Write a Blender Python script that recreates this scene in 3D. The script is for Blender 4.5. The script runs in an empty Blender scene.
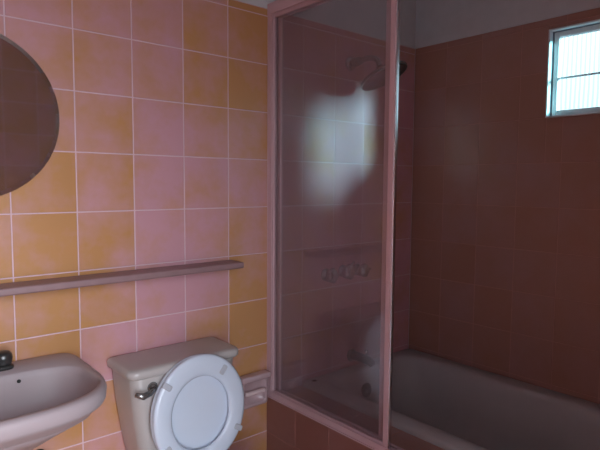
import bpy, bmesh, math, random
from mathutils import Vector, Matrix
PI = math.pi
random.seed(7)
S = bpy.context.scene
C = S.collection
H = 1.38            # camera height
TS = 0.20           # tile size
C0 = 0.407          # first tile joint on the back wall
Z0 = H + 0.4968     # a tile joint height
ZT = 2.107          # top of the tiling
XR = 2.407          # window wall
XL = -0.45          # left wall
YB = -1.95          # wall behind the camera
ZC = 2.50           # ceiling
XG = 1.43           # plane of the sliding shower screen

# ------------------------------------------------------------------ materials
def new_mat(name):
    m = bpy.data.materials.new(name); m.use_nodes = True
    nt = m.node_tree; nt.nodes.clear()
    out = nt.nodes.new('ShaderNodeOutputMaterial')
    return m, nt, out
def N(nt, t, **kw):
    n = nt.nodes.new(t)
    for k, v in kw.items():
        if k.startswith('_'): setattr(n, k[1:], v)
        else: n.inputs[k.replace('__', ' ')].default_value = v
    return n
def simple(name, col, rough=0.4, metal=0.0, var=0.08, scale=18.0, bump=0.0, spec=0.5, coat=0.0):
    m, nt, out = new_mat(name)
    p = N(nt, 'ShaderNodeBsdfPrincipled', Roughness=rough, Metallic=metal)
    p.inputs['Specular IOR Level'].default_value = spec
    p.inputs['Coat Weight'].default_value = coat
    p.inputs['Coat Roughness'].default_value = 0.08
    tc = N(nt, 'ShaderNodeTexCoord')
    nz = N(nt, 'ShaderNodeTexNoise', Scale=scale, Detail=5.0)
    nt.links.new(tc.outputs['Object'], nz.inputs['Vector'])
    mx = N(nt, 'ShaderNodeMix', _data_type='RGBA')
    mx.inputs[6].default_value = tuple(c * (1 - var) for c in col) + (1,)
    mx.inputs[7].default_value = tuple(min(1, c * (1 + var)) for c in col) + (1,)
    nt.links.new(nz.outputs['Fac'], mx.inputs[0])
    nt.links.new(mx.outputs[2], p.inputs['Base Color'])
    if bump:
        b = N(nt, 'ShaderNodeBump', Strength=bump, Distance=0.002)
        nt.links.new(nz.outputs['Fac'], b.inputs['Height'])
        nt.links.new(b.outputs['Normal'], p.inputs['Normal'])
    nt.links.new(p.outputs[0], out.inputs[0])
    return m

def tile_mat(name, orange, pink, rough=0.3):
    """glazed wall tile: two glaze tones mottled over each tile ('glaze' = how pink the tile is)"""
    m, nt, out = new_mat(name)
    L = nt.links.new
    p = N(nt, 'ShaderNodeBsdfPrincipled', Roughness=rough)
    at = N(nt, 'ShaderNodeAttribute', _attribute_name='glaze')
    tc = N(nt, 'ShaderNodeTexCoord')
    n1 = N(nt, 'ShaderNodeTexNoise', Scale=5.5, Detail=3.0, Roughness=0.55)
    n2 = N(nt, 'ShaderNodeTexNoise', Scale=38.0, Detail=5.0, Roughness=0.6)
    L(tc.outputs['Object'], n1.inputs['Vector']); L(tc.outputs['Object'], n2.inputs['Vector'])
    a = N(nt, 'ShaderNodeMath', _operation='MULTIPLY_ADD'); a.inputs[1].default_value = 2.4; a.inputs[2].default_value = -1.2
    L(n1.outputs['Fac'], a.inputs[0])
    b = N(nt, 'ShaderNodeMath', _operation='MULTIPLY_ADD'); b.inputs[1].default_value = 0.5; b.inputs[2].default_value = -0.25
    L(n2.outputs['Fac'], b.inputs[0])
    s = N(nt, 'ShaderNodeMath', _operation='ADD'); L(a.outputs[0], s.inputs[0]); L(b.outputs[0], s.inputs[1])
    s2 = N(nt, 'ShaderNodeMath', _operation='ADD', _use_clamp=True); L(s.outputs[0], s2.inputs[0]); L(at.outputs['Fac'], s2.inputs[1])
    mx = N(nt, 'ShaderNodeMix', _data_type='RGBA')
    mx.inputs[6].default_value = orange + (1,); mx.inputs[7].default_value = pink + (1,)
    L(s2.outputs[0], mx.inputs[0])
    L(mx.outputs[2], p.inputs['Base Color'])
    n3 = N(nt, 'ShaderNodeTexNoise', Scale=9.0, Detail=1.0)
    L(tc.outputs['Object'], n3.inputs['Vector'])
    bp = N(nt, 'ShaderNodeBump', Strength=0.25, Distance=0.004)
    L(n3.outputs['Fac'], bp.inputs['Height']); L(bp.outputs['Normal'], p.inputs['Normal'])
    L(p.outputs[0], out.inputs[0])
    return m

def glass_mat(name, tint, soap_haze=0.0, soap_haze_col=(0.8, 0.8, 0.82)):
    """thin pane: see-through, Fresnel mirror sheen, a patchy film of dried soap and painted reflection haze"""
    m, nt, out = new_mat(name); L = nt.links.new
    tr = N(nt, 'ShaderNodeBsdfTransparent', Color=tint + (1,))
    gl = N(nt, 'ShaderNodeBsdfGlossy', Roughness=0.03)
    geo = N(nt, 'ShaderNodeNewGeometry')
    dt = N(nt, 'ShaderNodeVectorMath', _operation='DOT_PRODUCT')
    L(geo.outputs['Normal'], dt.inputs[0]); L(geo.outputs['Incoming'], dt.inputs[1])
    ab = N(nt, 'ShaderNodeMath', _operation='ABSOLUTE'); L(dt.outputs['Value'], ab.inputs[0])
    om = N(nt, 'ShaderNodeMath', _operation='SUBTRACT'); om.inputs[0].default_value = 1; L(ab.outputs[0], om.inputs[1])
    pw = N(nt, 'ShaderNodeMath', _operation='POWER'); pw.inputs[1].default_value = 5; L(om.outputs[0], pw.inputs[0])
    fr = N(nt, 'ShaderNodeMath', _operation='MULTIPLY_ADD'); fr.inputs[1].default_value = 0.95; fr.inputs[2].default_value = 0.05
    L(pw.outputs[0], fr.inputs[0])
    mix = N(nt, 'ShaderNodeMixShader'); L(fr.outputs[0], mix.inputs[0]); L(tr.outputs[0], mix.inputs[1]); L(gl.outputs[0], mix.inputs[2])
    last = mix
    if soap_haze:
        tc = N(nt, 'ShaderNodeTexCoord'); nz = N(nt, 'ShaderNodeTexNoise', Scale=3.0, Detail=6.0)
        L(tc.outputs['Object'], nz.inputs['Vector'])
        sc = N(nt, 'ShaderNodeMath', _operation='MULTIPLY'); sc.inputs[1].default_value = soap_haze * 2; L(nz.outputs['Fac'], sc.inputs[0])
        df = N(nt, 'ShaderNodeBsdfDiffuse', Color=soap_haze_col + (1,))
        m2 = N(nt, 'ShaderNodeMixShader'); L(sc.outputs[0], m2.inputs[0]); L(mix.outputs[0], m2.inputs[1]); L(df.outputs[0], m2.inputs[2])
        last = m2
    L(last.outputs[0], out.inputs[0])
    return m

def reeded_glass():
    m, nt, out = new_mat('reeded window glass'); L = nt.links.new
    tc = N(nt, 'ShaderNodeTexCoord')
    wv = N(nt, 'ShaderNodeTexWave', _wave_type='BANDS', _bands_direction='Y', Scale=17.0, Distortion=1.5, Detail=2.0)
    wv.inputs['Detail Scale'].default_value = 0.4
    L(tc.outputs['Object'], wv.inputs['Vector'])
    mx = N(nt, 'ShaderNodeMix', _data_type='RGBA')
    mx.inputs[6].default_value = (0.062, 0.094, 0.096, 1); mx.inputs[7].default_value = (0.10, .115, .115, 1)
    L(wv.outputs['Fac'], mx.inputs[0])
    tr = N(nt, 'ShaderNodeBsdfTransparent'); L(mx.outputs[2], tr.inputs[0])
    gl = N(nt, 'ShaderNodeBsdfGlossy', Roughness=0.15)
    m2 = N(nt, 'ShaderNodeMixShader'); m2.inputs[0].default_value = 0.06
    L(tr.outputs[0], m2.inputs[1]); L(gl.outputs[0], m2.inputs[2]); L(m2.outputs[0], out.inputs[0])
    return m

ORANGE = (0.52, 0.25, 0.103); PINK = (0.58, 0.296, 0.335)
M = dict(
    tile=tile_mat('mottled orange and pink glazed tile', ORANGE, PINK, 0.28),
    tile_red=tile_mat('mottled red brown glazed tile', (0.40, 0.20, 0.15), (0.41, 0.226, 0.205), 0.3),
    grout=simple('pale pink grout', (0.66, 0.45, 0.50), 0.8),
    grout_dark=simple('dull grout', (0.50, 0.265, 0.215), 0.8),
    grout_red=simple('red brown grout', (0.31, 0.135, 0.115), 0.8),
    paint=simple('grey white wall paint', (0.62, 0.60, 0.62), 0.7, bump=0.1),
    ceil=simple('ceiling paint', (0.66, 0.64, 0.66), 0.8),
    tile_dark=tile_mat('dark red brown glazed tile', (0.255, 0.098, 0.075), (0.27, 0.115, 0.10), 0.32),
    floor=tile_mat('floor tile', (0.30, 0.15, 0.08), (0.34, 0.18, 0.13), 0.35),
    ceramic=simple('grey white sanitary ceramic', (0.395, 0.312, 0.325), 0.42, spec=0.25, coat=0.0, var=0.03),
    tankc=simple('grey beige sanitary ceramic', (0.455, 0.40, 0.385), 0.3, coat=0.0, var=0.03),
    seat=simple('white plastic seat', (0.60, 0.64, 0.74), 0.22, var=0.02, coat=0.1),
    bumper=simple('grey rubber pad', (0.44, 0.44, 0.49), 0.6),
    enamel=simple('dull white tub enamel', (0.50, 0.465, 0.47), 0.5, var=0.05, spec=0.2),
    chrome=simple('tarnished chrome', (0.55, 0.54, 0.52), 0.16, metal=1.0, var=0.1),
    dullchrome=simple('dull grey chrome', (0.30, 0.295, 0.29), 0.24, metal=0.85, var=0.1),
    darkmetal=simple('dark tarnished metal', (0.085, 0.08, 0.078), 0.3, metal=0.7),
    black=simple('dark hole', (0.012, 0.010, 0.010), 0.7),
    frame=simple('pink mauve anodised frame', (0.60, 0.385, 0.415), 0.35, metal=0.1, var=0.05),
    silver=simple('bright metal edge', (0.75, 0.74, 0.78), 0.22, metal=1.0, var=0.04),
    lip=simple('window edge with painted glint', (0.80, 0.82, 0.86), 0.3, var=0.03),  # light caught by the metal edge, put into a white base colour
    wframe=simple('grey white window metal', (0.72, 0.74, 0.78), 0.35, metal=0.0, var=0.05),
    wdark=simple('dull dark window track', (0.26, 0.28, 0.36), 0.4, metal=0.3),
    shelf=simple('dusty mauve shelf ceramic', (0.28, 0.165, 0.17), 0.45, var=0.15),
    dish=simple('pink mauve glazed ceramic', (0.50, 0.335, 0.35), 0.2, coat=0.3, var=0.06),
    dishbar=simple('pale pink glazed ceramic', (0.70, 0.50, 0.50), 0.2, coat=0.3, var=0.06),
    mirror=simple('mirror silver', (0.78, 0.74, 0.72), 0.04, metal=0.95, var=0.0),
    mirroredge=simple('mirror edge', (0.42, 0.36, 0.36), 0.25, metal=0.3),
    wood=simple('painted door wood', (0.50, 0.42, 0.40), 0.45),
    glass=glass_mat('shower glass with soap film and painted haze', (0.90, 0.89, 0.90), 0.034, (0.80, 0.62, 0.67)),  # soap film, its pink tint also painting the haze reflected from the tiles
    pane=reeded_glass(),
)
# ------------------------------------------------------------------ helpers
def obj(name, bm, mats, parent=None, smooth=False, loc=None, bevel=0, seg=2, subsurf=0):
    bmesh.ops.recalc_face_normals(bm, faces=bm.faces)
    me = bpy.data.meshes.new(name); bm.to_mesh(me); bm.free()
    for m in (mats if isinstance(mats, (list, tuple)) else [mats]): me.materials.append(m)
    if smooth:
        for p in me.polygons: p.use_smooth = True
    o = bpy.data.objects.new(name, me); C.objects.link(o)
    if parent is not None:
        o.parent = parent; o.matrix_parent_inverse = Matrix.Translation(-parent.location)
    if loc is not None: o.location = loc
    if bevel:
        b = o.modifiers.new('bevel', 'BEVEL'); b.width = bevel; b.segments = seg; b.limit_method = 'ANGLE'; b.angle_limit = 0.6
        for p in me.polygons: p.use_smooth = True
        try:
            w = o.modifiers.new('wn', 'WEIGHTED_NORMAL')
        except Exception: pass
    if subsurf:
        s = o.modifiers.new('sub', 'SUBSURF'); s.levels = subsurf; s.render_levels = subsurf
    return o
def thing(name, label, cat, loc, group=None):
    o = bpy.data.objects.new(name, None); C.objects.link(o); o.location = loc; o.empty_display_size = 0.05
    o['label'] = label; o['category'] = cat
    if group: o['group'] = group
    return o
def tag(o, label, cat):
    o['label'] = label; o['category'] = cat; return o
def struct(o): o['kind'] = 'structure'; return o
def box(bm, x0, x1, y0, y1, z0, z1, mi=0):
    v = [bm.verts.new(p) for p in ((x0,y0,z0),(x1,y0,z0),(x1,y1,z0),(x0,y1,z0),(x0,y0,z1),(x1,y0,z1),(x1,y1,z1),(x0,y1,z1))]
    for f in ((0,3,2,1),(4,5,6,7),(0,1,5,4),(1,2,6,5),(2,3,7,6),(3,0,4,7)):
        fc = bm.faces.new([v[i] for i in f]); fc.material_index = mi
    return bm
def boxes(*bs):
    bm = bmesh.new()
    for b in bs: box(bm, *b)
    return bm
def loft(bm, rings, cap0=True, cap1=True, mi=0):
    vs = [[bm.verts.new(p) for p in r] for r in rings]
    n = len(vs[0])
    for a, b in zip(vs, vs[1:]):
        for i in range(n):
            f = bm.faces.new((a[i], a[(i+1) % n], b[(i+1) % n], b[i])); f.material_index = mi
    if cap0: bm.faces.new(vs[0][::-1])
    if cap1: bm.faces.new(vs[-1])
    return vs
def rrect(x0, x1, y0, y1, r, n=6):
    """rounded rectangle outline, 4*(n+1) points; r = one radius or four (x1y1, x0y1, x0y0, x1y0)"""
    if not isinstance(r, (tuple, list)): r = (r,) * 4
    pts = []
    cs = ((x1 - r[0], y1 - r[0], 0, r[0]), (x0 + r[1], y1 - r[1], PI/2, r[1]), (x0 + r[2], y0 + r[2], PI, r[2]), (x1 - r[3], y0 + r[3], 1.5*PI, r[3]))
    for cx, cy, a0, rr in cs:
        for k in range(n + 1):
            a = a0 + PI/2 * k / n
            pts.append((cx + rr * math.cos(a), cy + rr * math.sin(a)))
    return pts
def at_z(pts, z): return [(x, y, z) for x, y in pts]
def basis(d):
    d = Vector(d).normalized(); u = d.cross(Vector((0, 0, 1)))
    if u.length < 1e-3: u = Vector((1, 0, 0))
    u.normalize(); return u, u.cross(d), d
def lathe(bm, c, d, prof, n=28, mi=0):
    """prof: (distance along d, radius)"""
    u, v, w = basis(d); c = Vector(c); rings = []
    for t, r in prof:
        rings.append([c + w*t + (u*math.cos(2*PI*k/n) + v*math.sin(2*PI*k/n))*max(r, 1e-4) for k in range(n)])
    loft(bm, rings, True, True, mi); return bm
def tube(bm, pts, r, n=14, mi=0):
    pts = [Vector(p) for p in pts]; rings = []
    rs = r if isinstance(r, (list, tuple)) else [r]*len(pts)
    up = None
    for i, p in enumerate(pts):
        t = (pts[min(i+1, len(pts)-1)] - pts[max(i-1, 0)]).normalized()
        if up is None: up = basis(t)[0]
        u = (up - t*up.dot(t)).normalized(); v = t.cross(u); up = u
        rings.append([p + (u*math.cos(2*PI*k/n) + v*math.sin(2*PI*k/n))*rs[i] for k in range(n)])
    loft(bm, rings, True, True, mi); return bm
def bez(p, n=14):
    p = [Vector(q) for q in p]; out = []
    for i in range(n + 1):
        t = i/n; q = p[:]
        while len(q) > 1: q = [a.lerp(b, t) for a, b in zip(q, q[1:])]
        out.append(q[0])
    return out

# ------------------------------------------------------------------ tiling
def tiling(name, parent, O, U, V, nrm, u0, u1, v0, v1, pu, pv, mats, glaze, holes=(), gap=0.0040, thick=0.006):
    """tiles laid on a wall: one mesh with its grout; glaze(i, j) -> how pink tile i, j is"""
    O, U, V, nrm = map(Vector, (O, U, V, nrm))
    bm = bmesh.new(); lay = bm.faces.layers.float.new('glaze')
    def cut(r):
        rs = [r]
        for h in holes:
            o = []
            for a, b, c, d in rs:
                if b <= h[0] or a >= h[1] or d <= h[2] or c >= h[3]: o.append((a, b, c, d)); continue
                if a < h[0]: o.append((a, h[0], c, d))
                if b > h[1]: o.append((h[1], b, c, d))
                m0, m1 = max(a, h[0]), min(b, h[1])
                if c < h[2]: o.append((m0, m1, c, h[2]))
                if d > h[3]: o.append((m0, m1, h[3], d))
            rs = o
        return rs
    def P(u, v, t): return O + U*u + V*v + nrm*t
    for a, b, c, d in cut((u0, u1, v0, v1)):
        f = bm.faces.new([bm.verts.new(P(*q)) for q in ((a,c,thick-.0012),(b,c,thick-.0012),(b,d,thick-.0012),(a,d,thick-.0012))]); f.material_index = 1
    i0 = math.floor((u0 - pu)/TS); i1 = math.ceil((u1 - pu)/TS); j0 = math.floor((v0 - pv)/TS); j1 = math.ceil((v1 - pv)/TS)
    for i in range(i0, i1):
        for j in range(j0, j1):
            a, b = max(pu + i*TS, u0), min(pu + (i+1)*TS, u1); c, d = max(pv + j*TS, v0), min(pv + (j+1)*TS, v1)
            if b - a < 0.008 or d - c < 0.008: continue
            g = glaze(i, j)
            for a, b, c, d in cut((a, b, c, d)):
                h = gap/2; e = 0.0015
                q0 = [(a+h,c+h),(b-h,c+h),(b-h,d-h),(a+h,d-h)]; q1 = [(a+h+e,c+h+e),(b-h-e,c+h+e),(b-h-e,d-h-e),(a+h+e,d-h-e)]
                A = [bm.verts.new(P(u, v, thick-.0013)) for u, v in q0]; B = [bm.verts.new(P(u, v, thick)) for u, v in q1]
                fs = [bm.faces.new(B)] + [bm.faces.new((A[k], A[(k+1)%4], B[(k+1)%4], B[k])) for k in range(4)]
                for f in fs: f[lay] = g; f.material_index = 0
    # thin outer edge so that the tiling has its thickness
    for a, b, c, d in ((u0,u1,v1,v1),):
        f = bm.faces.new([bm.verts.new(P(*q)) for q in ((a,c,0),(b,c,0),(b,c,thick),(a,c,thick))]); f.material_index = 0
    me = bpy.data.meshes.new(name)
    for f in bm.faces:
        f.normal_update()
        if abs(f.normal.dot(nrm)) > 0.5 and f.normal.dot(nrm) < 0: f.normal_flip()
    bm.to_mesh(me); bm.free()
    for m in mats: me.materials.append(m)
    o = bpy.data.objects.new(name, me); C.objects.link(o); o.parent = parent
    return o
# how pink each tile by the basin and toilet is: columns left to right, rows top down from joint Z0
GL = {  # (col, row)
 (0,-1):.60,(1,-1):.60,(2,-1):.70,(3,-1):.32,(4,-1):.12,
 (0,0):.55,(1,0):.52,(2,0):.68,(3,0):.34,(4,0):.06,
 (0,1):.38,(1,1):.45,(2,1):.78,(3,1):.42,(4,1):.38,
 (0,2):.05,(1,2):.40,(2,2):.92,(3,2):.85,(4,2):.65,
 (0,3):.02,(1,3):.42,(2,3):.98,(3,3):.85,(4,3):.48,
 (0,4):.02,(1,4):.26,(2,4):.85,(3,4):.85,(4,4):.05,
 (0,5):.25,(1,5):.95,(2,5):.98,(3,5):.5,(4,5):.02,
 (-1,-1):.6,(-1,0):.6,(-1,1):.3,(-1,2):.1,(-1,3):.05,(-1,4):.05,(-1,5):.2,(-1,6):.1,
 (0,6):.05,(1,6):.12,(2,6):.4,(3,6):.1,(4,6):.02}
rg = random.Random(3); cache = {}
def glaze_back(i, j):
    r = -1 - j
    if (i, r) in GL: return GL[(i, r)]
    if i >= 5: return 0.75 + rg.random()*0.25
    return rg.random()*0.5
def glaze_rand(i, j): return rg.random()*0.8

# ------------------------------------------------------------------ the room
W0, W1, WZ0, WZ1 = -1.56, -0.728, 1.675, 2.057      # window opening
back = struct(obj('wall_back', boxes((XL-.15, XR+.15, 0.006, 0.16, 0, ZC)), M['paint']))
tiling('tiles', back, (0, 0.006, 0), (1,0,0), (0,0,1), (0,-1,0), XL, XR, 0, ZT, C0, Z0, [M['tile'], M['grout']], glaze_back)
bm = boxes((XR+.006, XR+.085, YB-.15, W0, 0, ZC), (XR+.006, XR+.085, W1, 0.16, 0, ZC), (XR+.006, XR+.085, W0, W1, 0, WZ0), (XR+.006, XR+.085, W0, W1, WZ1, ZC))
right = struct(obj('wall_right', bm, M['paint']))
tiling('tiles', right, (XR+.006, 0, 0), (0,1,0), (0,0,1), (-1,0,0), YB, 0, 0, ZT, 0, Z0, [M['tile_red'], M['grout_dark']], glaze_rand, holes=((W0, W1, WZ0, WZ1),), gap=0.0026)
left = struct(obj('wall_left', boxes((XL-.16, XL-.006, YB-.15, 0.16, 0, ZC)), M['paint']))
tiling('tiles', left, (XL-.006, 0, 0), (0,1,0), (0,0,1), (1,0,0), YB, 0, 0, ZT, 0, Z0, [M['tile'], M['grout']], glaze_rand)
DX0, DX1, DZ = -0.40, 0.48, 2.06                     # doorway behind the camera
bm = boxes((XL-.16, DX0, YB-.16, YB-.006, 0, ZC), (DX1, XR+.16, YB-.16, YB-.006, 0, ZC), (DX0, DX1, YB-.16, YB-.006, DZ, ZC))
front = struct(obj('wall_front', bm, M['paint']))
tiling('tiles', front, (0, YB-.006, 0), (1,0,0), (0,0,1), (0,1,0), XL, XR, 0, ZC-.001, C0, Z0, [M['tile'], M['grout']], glaze_rand, holes=((DX0, DX1, -1, DZ),))
fl = struct(obj('floor', boxes((XL-.16, XR+.16, YB-.16, 0.16, -0.1, -0.006)), M['paint']))
tiling('floor_tiles', fl, (0, 0, -0.006), (1,0,0), (0,1,0), (0,0,1), XL, XR, YB, 0, C0, 0, [M['floor'], M['grout_dark']], glaze_rand)
struct(obj('ceiling', boxes((XL-.16, XR+.16, YB-.16, 0.16, ZC, ZC+.1)), M['ceil']))
bm = boxes((DX0, DX0+.03, YB-.17, YB+.012, 0, DZ), (DX1-.03, DX1, YB-.17, YB+.012, 0, DZ), (DX0, DX1, YB-.17, YB+.012, DZ-.03, DZ))
struct(obj('door_1', bm, M['wood'], bevel=.003))

HX0, HX1, HY = -0.75, 0.75, -3.3                     # unseen short hallway, added to narrow the doorway daylight; open at its end
struct(obj('wall_added_hall_left', boxes((HX0-.1, HX0, HY, YB-.16, 0, ZC)), M['paint']))
struct(obj('wall_added_hall_right', boxes((HX1, HX1+.1, HY, YB-.16, 0, ZC)), M['paint']))
struct(obj('ceiling_added_hall', boxes((HX0-.1, HX1+.1, HY, YB-.16, ZC, ZC+.1)), M['ceil']))
struct(obj('floor_added_hall', boxes((HX0-.1, HX1+.1, HY, YB-.16, -.1, -.002)), M['floor']))

# window: lip proud of the tiles, dark track, sash with a bar, reeded panes
win = bpy.data.objects.new('window_1', None); C.objects.link(win); win.location = (XR, (W0+W1)/2, WZ0); struct(win)
def ring(x0, x1, a, b, c, d, w):
    return boxes((x0, x1, a, a+w, c, d), (x0, x1, b-w, b, c, d), (x0, x1, a+w, b-w, c, c+w), (x0, x1, a+w, b-w, d-w, d))
obj('window_frame', ring(XR-.014, XR+.016, W0, W1, WZ0, WZ1, .007), M['lip'], win, bevel=.0015)
obj('window_track', ring(XR+.016, XR+.075, W0, W1, WZ0, WZ1, .010), M['wdark'], win)
sash = obj('window_sash', ring(XR+.022, XR+.050, W0+.010, W1-.010, WZ0+.010, WZ1-.010, .022), M['wframe'], win, bevel=.003)
bz = 1.848; my = (W0+W1)/2
obj('glazing_bar', boxes((XR+.026, XR+.046, W0+.032, W1-.032, bz-.003, bz+.003)), M['wframe'], win, bevel=.002)
obj('mullion', boxes((XR+.024, XR+.048, my-.018, my+.018, WZ0+.032, WZ1-.032)), M['wframe'], win, bevel=.002)
def pane(a, b, c, d):
    bm = bmesh.new(); n = 60; x = XR + .034
    top = []; bot = []
    for k in range(n + 1):
        y = a + (b-a)*k/n; xx = x + .0016*math.sin(k*PI/1.5)
        bot.append(bm.verts.new((xx, y, c))); top.append(bm.verts.new((xx, y, d)))
    for k in range(n): bm.faces.new((bot[k], bot[k+1], top[k+1], top[k]))
    return bm
for a, b in ((W0+.032, my-.018), (my+.018, W1-.032)):
    for c, d in ((WZ0+.032, bz-.003), (bz+.003, WZ1-.032)):
        obj('pane', pane(a, b, c, d), M['pane'], win)

# ------------------------------------------------------------------ tub, its tiled front and the shower screen
Y1 = -1.60
ZD = 0.437                                            # top of the tiled front
curb = struct(obj('trim_1', boxes((1.408, 1.60, Y1, 0.0, 0, ZD-.006)), M['paint']))
def glaze_dark(i, j): return 0.3 + rg.random()*.6
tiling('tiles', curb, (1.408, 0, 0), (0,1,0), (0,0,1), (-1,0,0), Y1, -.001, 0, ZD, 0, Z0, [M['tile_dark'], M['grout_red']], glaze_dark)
tiling('ledge_tiles', curb, (0, 0, ZD-.006), (1,0,0), (0,1,0), (0,0,1), 1.402, 1.60, Y1, -.001, 1.402, 0, [M['tile_red'], M['grout_dark']], lambda i, j: .9)
struct(obj('trim_2', boxes((1.408, XR-.001, YB+.001, Y1-.002, 0, 1.0)), M['paint']))

tub = thing('bathtub', 'white enamel bathtub behind the glass shower screen', 'bathtub', (2.0, -.8, 0))
TX0, TX1, TY0, TY1 = 1.602, XR-.001, Y1+.002, -.001
def tr(i0, i1, iy0, iy1, r, z): return at_z(rrect(TX0+i0, TX1-i1, TY0+iy0, TY1-iy1, r, 8), z)
bm = bmesh.new()
rings = [tr(.06,.06,.06,.06,.06,.005), tr(.02,.02,.02,.02,.05,.30), tr(.006,.004,.006,.004,.03,.405), tr(0,0,0,0,.03,.425), tr(0,0,0,0,.03,.446), tr(.004,.004,.004,.004,.03,.455),
         tr(.012,.012,.012,.012,.03,.459), tr(.070,.082,.07,.054,.09,.459), tr(.083,.098,.09,.066,.10,.455), tr(.090,.106,.105,.074,.11,.440), tr(.098,.113,.12,.084,.115,.40),
         tr(.125,.125,.20,.115,.13,.24), tr(.150,.150,.28,.150,.14,.15), tr(.19,.19,.34,.20,.13,.115), tr(.26,.26,.46,.30,.10,.105)]
loft(bm, rings)
obj('shell', bm, M['enamel'], tub, smooth=True)
ov = bmesh.new(); lathe(ov, (1.955, -.092, .352), (0,-1,.08), ((0,.036),(.004,.036),(.009,.031),(.010,.020),(.007,.012),(.012,.006)))
obj('overflow_plate', ov, M['darkmetal'], tub, smooth=True)
bm = bmesh.new(); lathe(bm, (1.650, -.044, .4585), (0,0,1), ((0,.011),(.002,.011),(.003,.007)), n=20)
obj('rim_hole', bm, M['black'], tub, smooth=True)  # black disc standing for a small hole in the rim
bm = bmesh.new(); lathe(bm, (2.0, -.36, .104), (0,0,1), ((0,.030),(.003,.030),(.004,.022)), n=20)
obj('drain', bm, M['darkmetal'], tub, smooth=True)

scr = thing('shower_screen_frame', 'pink metal frame of the shower screen, on the tiled tub front', 'shower frame', (XG, 0, ZD))
SY = Y1 + .003
bm = boxes((1.404, 1.462, SY, -.002, ZD+.001, ZD+.010), (1.404, 1.408, SY, -.002, ZD+.010, ZD+.028), (1.431, 1.434, SY, -.002, ZD+.010, ZD+.022), (1.458, 1.462, SY, -.002, ZD+.010, ZD+.018), (1.397, 1.404, SY, -.002, ZD+.001, ZD+.006))
obj('bottom_track', bm, M['frame'], scr, bevel=.0012)
ZH = 2.083
bm = boxes((1.400, 1.464, SY, -.002, ZH+.028, ZH+.042), (1.400, 1.406, SY, -.002, ZH-.004, ZH+.028), (1.431, 1.434, SY, -.002, ZH+.008, ZH+.028), (1.460, 1.464, SY, -.002, ZH, ZH+.028))
obj('header_rail', bm, M['frame'], scr, bevel=.0012)
bm = boxes((1.404, 1.462, -.008, -.002, ZD+.028, ZH), (1.404, 1.409, -.030, -.008, ZD+.028, ZH), (1.430, 1.435, -.024, -.008, ZD+.028, ZH), (1.457, 1.462, -.030, -.008, ZD+.028, ZH))
obj('wall_jamb', bm, M['frame'], scr, bevel=.0012)
bm = boxes((1.404, 1.462, SY, SY+.008, ZD+.028, ZH), (1.404, 1.409, SY, SY+.03, ZD+.028, ZH), (1.457, 1.462, SY, SY+.03, ZD+.028, ZH))
obj('far_jamb', bm, M['frame'], scr, bevel=.0012)

def panel(label, x, ya, yb, w, frame, silver):
    """glass from wall side ya to open side yb (ya > yb)"""
    t = thing('sliding_glass_panel', label, 'shower panel', (x, (ya+yb)/2, ZD+.011))
    z0, z1 = ZD+.0115, ZH+.024
    obj('glass', boxes((x-.002, x+.002, yb+w*.6, ya-w*.6, z0+.02, z1-.02)), M['glass'], t)
    st = obj('stile', boxes((x-.009, x+.009, ya-w, ya, z0, z1)), M['frame'], t, bevel=.003)
    st = obj('stile', boxes((x-.009, x+.009, yb, yb+w, z0, z1)), M['frame'], t, bevel=.003)
    if silver:
        obj('edge_strip', boxes((x-.007, x+.007, yb-.004, yb, z0, z1)), M['silver'], st, bevel=.001)
    obj('rail', boxes((x-.007, x+.007, yb+w, ya-w, z0, z0+.022)), M['frame'], t, bevel=.002)
    obj('rail', boxes((x-.007, x+.007, yb+w, ya-w, z1-.040, z1)), M['frame'], t, bevel=.002)
    return t
panel('pink framed shower glass panel on the near track, facing the toilet', 1.4195, -.010, -.684, .024, 'frame', True)
panel('second shower glass panel, on the track behind the near one, facing the tub', 1.4465, -.025, -.640, .022, 'frame', False)

# ------------------------------------------------------------------ shower fittings
sh = thing('overhead_shower', 'round chrome shower head on a curved arm above the tub', 'shower head', (1.903, 0, 1.953))
bm = bmesh.new(); lathe(bm, (1.903, -.001, 1.953), (0,-1,0), ((0,.034),(.004,.034),(.012,.026),(.016,.014)))
obj('wall_flange', bm, M['chrome'], sh, smooth=True)
HC = Vector((1.908, -.180, 1.915))
ap = bez([(1.903,-.012,1.953),(1.91,-.09,1.966),(1.920,-.175,1.980),HC + Vector((0,0,-.006))], 16)
bm = bmesh.new(); tube(bm, ap, .0125); obj('arm', bm, M['dullchrome'], sh, smooth=True)
bm = bmesh.new(); lathe(bm, (1.904,-.022,1.955), (.06,-1,.12), ((0,.018),(.004,.021),(.040,.021),(.044,.016)), n=8); obj('collar', bm, M['darkmetal'], sh)
t25 = math.radians(27); dn = Vector((.4*math.sin(t25), -.9*math.sin(t25), -math.cos(t25)))
bm = bmesh.new(); lathe(bm, HC, dn, ((0,.014),(.008,.018),(.018,.018),(.024,.026),(.032,.062),(.042,.104),(.048,.113),(.060,.113),(.062,.106),(.060,.102)), n=36)
obj('head', bm, M['darkmetal'], sh, smooth=True)
bm = bmesh.new(); lathe(bm, HC + dn*.0402, dn, ((0,.1055),(.0075,.1135),(.010,.1148),(.013,.1148),(.0155,.1135)), n=36)
obj('rim_ring', bm, M['dullchrome'], sh, smooth=True)

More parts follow.
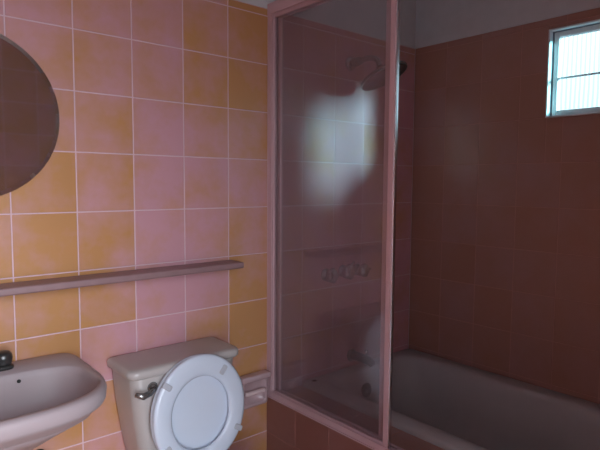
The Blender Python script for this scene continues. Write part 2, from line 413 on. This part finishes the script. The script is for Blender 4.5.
sv = thing('shower_valve', 'chrome shower taps in a row of three round knobs on the tiled wall', 'taps', (1.86, 0, .945))
for kx, kz, r in ((1.755,.943,.034),(1.870,.950,.036),(1.974,.946,.032)):
    bm = bmesh.new(); lathe(bm, (kx,-.001,kz), (0,-1,0), ((0,.030),(.003,.030),(.010,.022),(.012,.012),(.020,.011)))
    fl_ = obj('escutcheon', bm, M['dullchrome'], sv, smooth=True)
    bm = bmesh.new(); n = 24
    prof = ((0,.011),(.006,.02),(.016,r),(.030,r*1.02),(.040,r*.85),(.046,r*.45),(.047,.004))
    lathe(bm, (kx,-.020,kz), (0,-1,0), prof, n=n)
    for v in bm.verts:      # finger grips round the knob
        dx, dz = v.co.x-kx, v.co.z-kz; a = math.atan2(dz, dx); s = 1 + .10*math.cos(5*a)
        v.co.x = kx + dx*s; v.co.z = kz + dz*s
    obj('knob', bm, M['dullchrome'], sv, smooth=True)
bm = bmesh.new(); tube(bm, [(1.868,-.05,.965),(1.885,-.052,.985),(1.897,-.052,1.0)], [.007,.006,.004]); obj('lever', bm, M['dullchrome'], sv, smooth=True)
bm = bmesh.new(); lathe(bm, (2.015,-.012,.943), (1,-.1,0), ((-.02,.012),(0,.013),(.02,.009),(.045,.004))); obj('spindle', bm, M['dullchrome'], sv, smooth=True)

sp = thing('tub_spout', 'dark chrome bath spout on the wall above the tub overflow', 'spout', (1.96, 0, .505))
bm = bmesh.new(); lathe(bm, (1.94,-.001,.512), (0,-1,0), ((0,.032),(.005,.032),(.012,.024))); obj('wall_flange', bm, M['darkmetal'], sp, smooth=True)
bm = bmesh.new(); tube(bm, bez([(1.94,-.010,.512),(1.945,-.06,.514),(1.952,-.115,.514),(1.955,-.135,.488)], 12), [.022]*9+[.021,.020,.018,.016]); obj('spout', bm, M['darkmetal'], sp, smooth=True)
bm = bmesh.new(); lathe(bm, (1.95,-.095,.532), (0,0,1), ((0,.005),(.014,.005),(.016,.009),(.024,.009),(.027,.004)), n=16); obj('diverter_knob', bm, M['chrome'], sp, smooth=True)

# ------------------------------------------------------------------ toilet
TC = .912
toi = thing('toilet', 'white toilet with raised seat against the tiled wall', 'toilet', (TC, -.35, 0))
bm = bmesh.new(); tk = []
for z, hw, yf, r in ((.375,.150,-.165,.03),(.385,.158,-.170,.035),(.50,.180,-.186,.04),(.62,.198,-.194,.04),(.722,.208,-.200,.04),(.730,.206,-.198,.04)):
    tk.append(at_z(rrect(TC-hw, TC+hw-.008, yf, -.014, (.012,.012,r,r), 6), z))
loft(bm, tk); obj('tank', bm, M['tankc'], toi, smooth=True)
bm = bmesh.new(); tk = []
for z, e in ((.729,-.006),(.731,.004),(.736,.009),(.752,.010),(.759,.006),(.763,-.004),(.7645,-.02)):
    tk.append(at_z(rrect(TC-.214-e, TC+.203+e, -.204-e, -.010-min(0,e)*-1 if e < 0 else -.010, (.012,.012,.035,.035), 6), z))
loft(bm, tk); obj('tank_lid', bm, M['tankc'], toi, smooth=True)
lv = bmesh.new(); lathe(lv, (.772,-.197,.694), (0,-1,0), ((0,.018),(.004,.018),(.010,.013),(.018,.011),(.020,.006)), n=20)
tube(lv, [(.774,-.213,.694),(.752,-.222,.684),(.728,-.224,.680),(.703,-.221,.690)], [.010,.010,.0115,.007])
obj('flush_lever', lv, M['dullchrome'], toi, smooth=True)
def egg(hw, y0, y1, n=48, p=2.2):
    cy = (y0+y1)/2; hy = (y1-y0)/2; out = []
    for k in range(n):
        a = 2*PI*k/n; c, s = math.cos(a), math.sin(a)
        x = hw*math.copysign(abs(c)**(2/p), c); y = cy + hy*math.copysign(abs(s)**(2/p), s)
        x *= 1 - .10*max(0, (y-cy)/hy) - .06*max(0, -(y-cy)/hy)
        out.append((TC + x, y))
    return out
bm = bmesh.new()
rings = [at_z(egg(.115,-.56,-.06),0.002), at_z(egg(.115,-.56,-.06),.02), at_z(egg(.100,-.50,-.06),.12), at_z(egg(.120,-.56,-.05),.22), at_z(egg(.165,-.655,-.03),.31), at_z(egg(.182,-.685,-.03),.36), at_z(egg(.183,-.688,-.03),.372),
         at_z(egg(.178,-.682,-.035),.378), at_z(egg(.138,-.635,-.26),.378), at_z(egg(.128,-.62,-.27),.365), at_z(egg(.105,-.58,-.30),.28), at_z(egg(.06,-.50,-.36),.21), at_z(egg(.02,-.45,-.41),.20)]
loft(bm, rings); obj('bowl', bm, M['tankc'], toi, smooth=True)
# raised seat: in its own frame u across, v up along it, w out to the front
tilt = math.radians(4)
SO = Vector((TC+.013, -.262, .392)); SU = Vector((1,0,0)); SV = Vector((0, math.sin(tilt), math.cos(tilt))); SW = Vector((0,-math.cos(tilt), math.sin(tilt)))
def sp3(u, v, w): return SO + SU*u + SV*v + SW*w
def oval(hw, v0, v1, w, n=56):
    cv = (v0+v1)/2; hv = (v1-v0)/2; out = []
    for k in range(n):
        a = 2*PI*k/n; c, s = math.cos(a), math.sin(a)
        x = hw*math.copysign(abs(c)**.95, c); v = cv + hv*math.copysign(abs(s)**.95, s)
        if s > 0: x *= 1 - .06*s*s
        out.append(sp3(x, v, w))
    return out
def ringloft(bm, rings):
    vs = [[bm.verts.new(p) for p in r] for r in rings]; n = len(vs[0]); m = len(vs)
    for j in range(m):
        a, b = vs[j], vs[(j+1) % m]
        for i in range(n): bm.faces.new((a[i], a[(i+1)%n], b[(i+1)%n], b[i]))
bm = bmesh.new()
def so(e, w): return oval(.180-e, .0+e, .392-e, w)
def si(e, w): return oval(.113+e, .064-e, .316+e, w)
ringloft(bm, [so(.003,.0), so(0,.006), so(.003,.012), so(.012,.016), so(.030,.018), si(.020,.017), si(.008,.014), si(.001,.009), si(0,.003), si(.006,-.004), so(.030,-.006), so(.012,-.005)])
seat = obj('seat', bm, M['seat'], toi, smooth=True)
for u, v in ((-.108,.318),(.108,.318),(.158,.165),(-.108,.080),(.108,.078)) if False else ((-.128,.312),(.090,.322),(.142,.100),(-.140,.100)):
    bm = bmesh.new(); a = math.atan2(v-.2, u*1.1); du = Vector((math.cos(a), math.sin(a)))
    pts = []
    for w, e in ((.010,0),(.0185,0),(.0205,.003)):
        r = []
        for x, y in rrect(-.018+e, .018-e, -.010+e, .010-e, .006, 4):
            r.append(sp3(u + du.x*x - du.y*y, v + du.y*x + du.x*y, w))
        pts.append(r)
    loft(bm, pts); obj('bumper_pad', bm, M['bumper'], seat, smooth=False)
bm = bmesh.new()
rings = [oval(.176-e, .004+e, .388-e, w) for e, w in ((.02,-.030),(.006,-.028),(0,-.022),(.0,-.013),(.008,-.009),(.020,-.009),(.026,-.012),(.06,-.0145),(.11,-.0155))]
loft(bm, rings); obj('lid', bm, M['seat'], toi, smooth=True)
for s in (-1, 1):
    bm = bmesh.new(); lathe(bm, (TC+s*.07-.02, -.255, .392), (1,0,0), ((0,.011),(.04,.011)), n=16)
    obj('hinge', bm, M['seat'], toi)

# ------------------------------------------------------------------ paper holder
ph = thing('paper_holder', 'pink ceramic wall holder with a bar, beside the toilet tank', 'paper holder', (1.34, 0, .49))
bm = bmesh.new()
x0, x1, z0, z1 = 1.246, 1.390, .418, .560
def xz(o, y, r=.014): return [(x, y, z) for x, z in rrect(x0+o, x1-o, z0+o, z1-o, r, 5)]
loft(bm, [xz(0,-.001), xz(0,-.022), xz(.004,-.030), xz(.010,-.033), xz(.016,-.033), xz(.020,-.030), xz(.022,-.014,.012)])
obj('body', bm, M['dish'], ph, smooth=True)
bm = bmesh.new(); lp = []
for x in (x0-.004, x0, x0+.01, x1-.01, x1, x1+.004):
    e = .006 if x in (x0-.004, x1+.004) else 0
    lp.append([(x, y, z) for y, z in rrect(-.050+e, -.002, z1-.022+e, z1+.004-e, .008 if not e else .005, 4)])
loft(bm, lp); obj('hood', bm, M['dish'], ph, smooth=True)
bm = bmesh.new(); tube(bm, [(x0+.022,-.030,.486),(x0+.03,-.034,.486),(x1-.03,-.034,.486),(x1-.022,-.030,.486)], .010); obj('bar', bm, M['dishbar'], ph, smooth=True)

# ------------------------------------------------------------------ wall shelf
bm = boxes((XL+.001, 1.216, -.100, -.001, 1.040, 1.064))
tag(obj('wall_shelf', bm, M['shelf'], bevel=.006, seg=3), 'long narrow mauve shelf across the tiled wall, above the basin and tank', 'shelf')

# ------------------------------------------------------------------ round mirror
mi = thing('round_mirror', 'round frameless mirror on the tiled wall above the basin', 'mirror', (.298, 0, 1.585))
bm = bmesh.new(); lathe(bm, (.298,-.001,1.580), (0,-1,0), ((0,.254),(.004,.2585),(.006,.2585)), n=96); obj('backing', bm, M['mirroredge'], mi, smooth=False)
bm = bmesh.new(); lathe(bm, (.298,-.007,1.580), (0,-1,0), ((0,.2585),(.0012,.2575),(.003,.2455)), n=96); obj('mirror_glass', bm, M['mirror'], mi)

# ------------------------------------------------------------------ wash basin
sk = thing('wash_basin', 'grey white wall hung wash basin under the round mirror', 'basin', (.298, 0, .60))
BX = .306
def dee(hw, yf, yb, z, n=64, p=3.0, dz=0.0):
    """D outline: straight at the wall side, full rounded front"""
    pts = []; cy = yb + (yf-yb)*.42
    for k in range(n):
        a = 2*PI*k/n; c, s = math.cos(a), math.sin(a)
        if s >= 0: q = 9.0; x = hw*math.copysign(abs(c)**(2/q), c); y = cy + (yb-cy)*abs(s)**(2/q)
        else: x = hw*math.copysign(abs(c)**(2/p), c)*1.0; y = cy - (cy-yf)*abs(s)**(2/p)
        pts.append((BX + x, y, z))
    return pts
def bowl(hw, yf, yb, z, n=64, p=2.5):
    pts = []; cy = (yf+yb)/2
    for k in range(n):
        a = 2*PI*k/n; c, s = math.cos(a), math.sin(a)
        q = 3.6 if s >= 0 else p
        pts.append((BX + hw*math.copysign(abs(c)**(2/q), c), cy + (yb-cy)*math.copysign(abs(s)**(2/q), s), z))
    return pts
bm = bmesh.new()
rings = [dee(.06,-.20,-.05,.60), dee(.10,-.25,-.02,.612), dee(.18,-.35,-.004,.68), dee(.238,-.435,-.002,.738), dee(.258,-.462,-.001,.760), dee(.265,-.472,-.001,.768), dee(.268,-.477,-.001,.776), dee(.270,-.479,-.001,.798), dee(.267,-.476,-.003,.808), dee(.260,-.468,-.008,.813),
         dee(.252,-.460,-.012,.814), bowl(.245,-.452,-.122,.813), bowl(.241,-.447,-.126,.809), bowl(.238,-.442,-.129,.792), bowl(.226,-.418,-.140,.725), bowl(.14,-.34,-.17,.672), bowl(.05,-.27,-.21,.662)]
loft(bm, rings); obj('basin', bm, M['ceramic'], sk, smooth=True)
bm = bmesh.new(); lathe(bm, (.383,-.1305,.788), (0,-1,.10), ((0,.0055),(.0025,.0055)), n=16); obj('overflow_hole', bm, M['black'], sk)
bm = bmesh.new(); lathe(bm, (BX,-.24,.6605), (0,0,1), ((0,.024),(.004,.024),(.005,.016)), n=24); obj('drain', bm, M['darkmetal'], sk, smooth=True)
fa = thing('basin_tap', 'dark tarnished tap on the back edge of the wash basin', 'tap', (.306, -.060, .8135))
bm = bmesh.new(); loft(bm, [at_z(rrect(.225,.385,-.085,-.035,.02,5), .8137), at_z(rrect(.225,.385,-.085,-.035,.02,5), .822), at_z(rrect(.230,.380,-.080,-.040,.018,5), .826)])
obj('base_plate', bm, M['darkmetal'], fa, smooth=True)
for kx in (.252, .358):
    bm = bmesh.new(); lathe(bm, (kx,-.060,.825), (0,0,1), ((0,.020),(.006,.024),(.022,.026),(.034,.024),(.040,.016),(.042,.005)), n=24); obj('knob', bm, M['darkmetal'], fa, smooth=True)
bm = bmesh.new(); tube(bm, bez([(.305,-.060,.824),(.305,-.06,.88),(.302,-.15,.88),(.300,-.165,.845)], 12), .011); obj('spout', bm, M['darkmetal'], fa, smooth=True)

va = thing('stop_valve', 'small dark shut off valve on the wall below the wash basin', 'valve', (.464, 0, .480))
bm = bmesh.new(); lathe(bm, (.464,-.001,.480), (0,-1,0), ((0,.022),(.004,.022),(.010,.012),(.04,.010)), n=20); obj('valve_body', bm, M['darkmetal'], va, smooth=True)
bm = bmesh.new(); lathe(bm, (.464,-.036,.482), (0,-1,0), ((0,.010),(.006,.020),(.016,.022),(.022,.012)), n=10); obj('handle', bm, M['darkmetal'], va, smooth=True)
bm = bmesh.new(); tube(bm, [(.464,-.022,.478),(.464,-.024,.42),(.464,-.024,.20),(.464,-.024,.001)], .005); obj('supply_tube', bm, M['chrome'], va, smooth=True)

# ------------------------------------------------------------------ light: daylight sky through the doorway and the window
w = bpy.data.worlds.new('World'); S.world = w; w.use_nodes = True
nt = w.node_tree; nt.nodes.clear()
out = nt.nodes.new('ShaderNodeOutputWorld'); bg = nt.nodes.new('ShaderNodeBackground')
tc = nt.nodes.new('ShaderNodeTexCoord'); sx = nt.nodes.new('ShaderNodeSeparateXYZ'); rp = nt.nodes.new('ShaderNodeValToRGB')
nt.links.new(tc.outputs['Generated'], sx.inputs[0])
mp = nt.nodes.new('ShaderNodeMapRange'); mp.inputs[1].default_value = -.4; mp.inputs[2].default_value = .6
nt.links.new(sx.outputs['Z'], mp.inputs[0]); nt.links.new(mp.outputs[0], rp.inputs[0]); nt.links.new(rp.outputs[0], bg.inputs[0])
cr = rp.color_ramp
cr.elements[0].position = 0.0; cr.elements[0].color = (.30,.32,.36,1)
cr.elements[1].position = 1.0; cr.elements[1].color = (.80,.92,1.08,1)
for pos, c in ((.36,(.40,.44,.50,1)),(.42,(.62,.80,.92,1)),(.62,(.90,1.0,1.08,1))):
    e = cr.elements.new(pos); e.color = c
bg.inputs[1].default_value = 11.0
nt.links.new(bg.outputs[0], out.inputs[0])
def light(name, kind, loc, aim, **kw):
    l = bpy.data.lights.new(name, kind)
    for k, v in kw.items():
        if '.' in k: setattr(getattr(l, k.split('.')[0]), k.split('.')[1], v)
        else: setattr(l, k, v)
    o = bpy.data.objects.new(name, l); C.objects.link(o); o.location = loc
    d = Vector(aim) - Vector(loc); o.rotation_euler = d.to_track_quat('-Z', 'Y').to_euler()
    return o
o = light('door_daylight_portal', 'AREA', ((HX0+HX1)/2, HY-.01, ZC/2), ((HX0+HX1)/2, 0, ZC/2), shape='RECTANGLE', size=HX1-HX0, size_y=ZC); o.data.cycles.is_portal = True
o = light('window_daylight_portal', 'AREA', (XR+.20, my, (WZ0+WZ1)/2), (0, my, (WZ0+WZ1)/2), shape='RECTANGLE', size=W1-W0, size_y=WZ1-WZ0); o.data.cycles.is_portal = True
# hazy sun outside the window, low over the houses
wc = Vector((XR+.05, my+.15, (WZ0+WZ1)/2)); dsun = Vector((-.465, 1.0, -.25)).normalized()
light('hazy_sun', 'SPOT', wc - dsun*4.5, wc, energy=33000, color=(.46,.92,.96), spot_size=math.radians(14), spot_blend=.8, shadow_soft_size=.36)

# ------------------------------------------------------------------ camera
F = Vector((math.sin(.711514)*math.cos(-.078293), math.cos(.711514)*math.cos(-.078293), math.sin(-.078293)))
R = Vector((math.cos(.711514), -math.sin(.711514), 0)); U = R.cross(F); ro = .007124
R2 = R*math.cos(ro) + U*math.sin(ro); U2 = -R*math.sin(ro) + U*math.cos(ro)
cam = bpy.data.cameras.new('camera'); co = bpy.data.objects.new('camera', cam); C.objects.link(co)
cam.sensor_width = 36; cam.lens = 536.67/600*36; cam.clip_start = .02
m = Matrix((R2, U2, -F)).transposed().to_4x4(); m.translation = Vector((0, -1.8461, H)); co.matrix_world = m
S.camera = co
S.view_settings.view_transform = 'Standard'; S.view_settings.look = 'None'; S.view_settings.gamma = 1.0; S.view_settings.exposure = 0.45
S.view_settings.use_curve_mapping = False
S.cycles.max_bounces = 10; S.cycles.transparent_max_bounces = 16; S.cycles.caustics_reflective = False
S.cycles.use_denoising = True
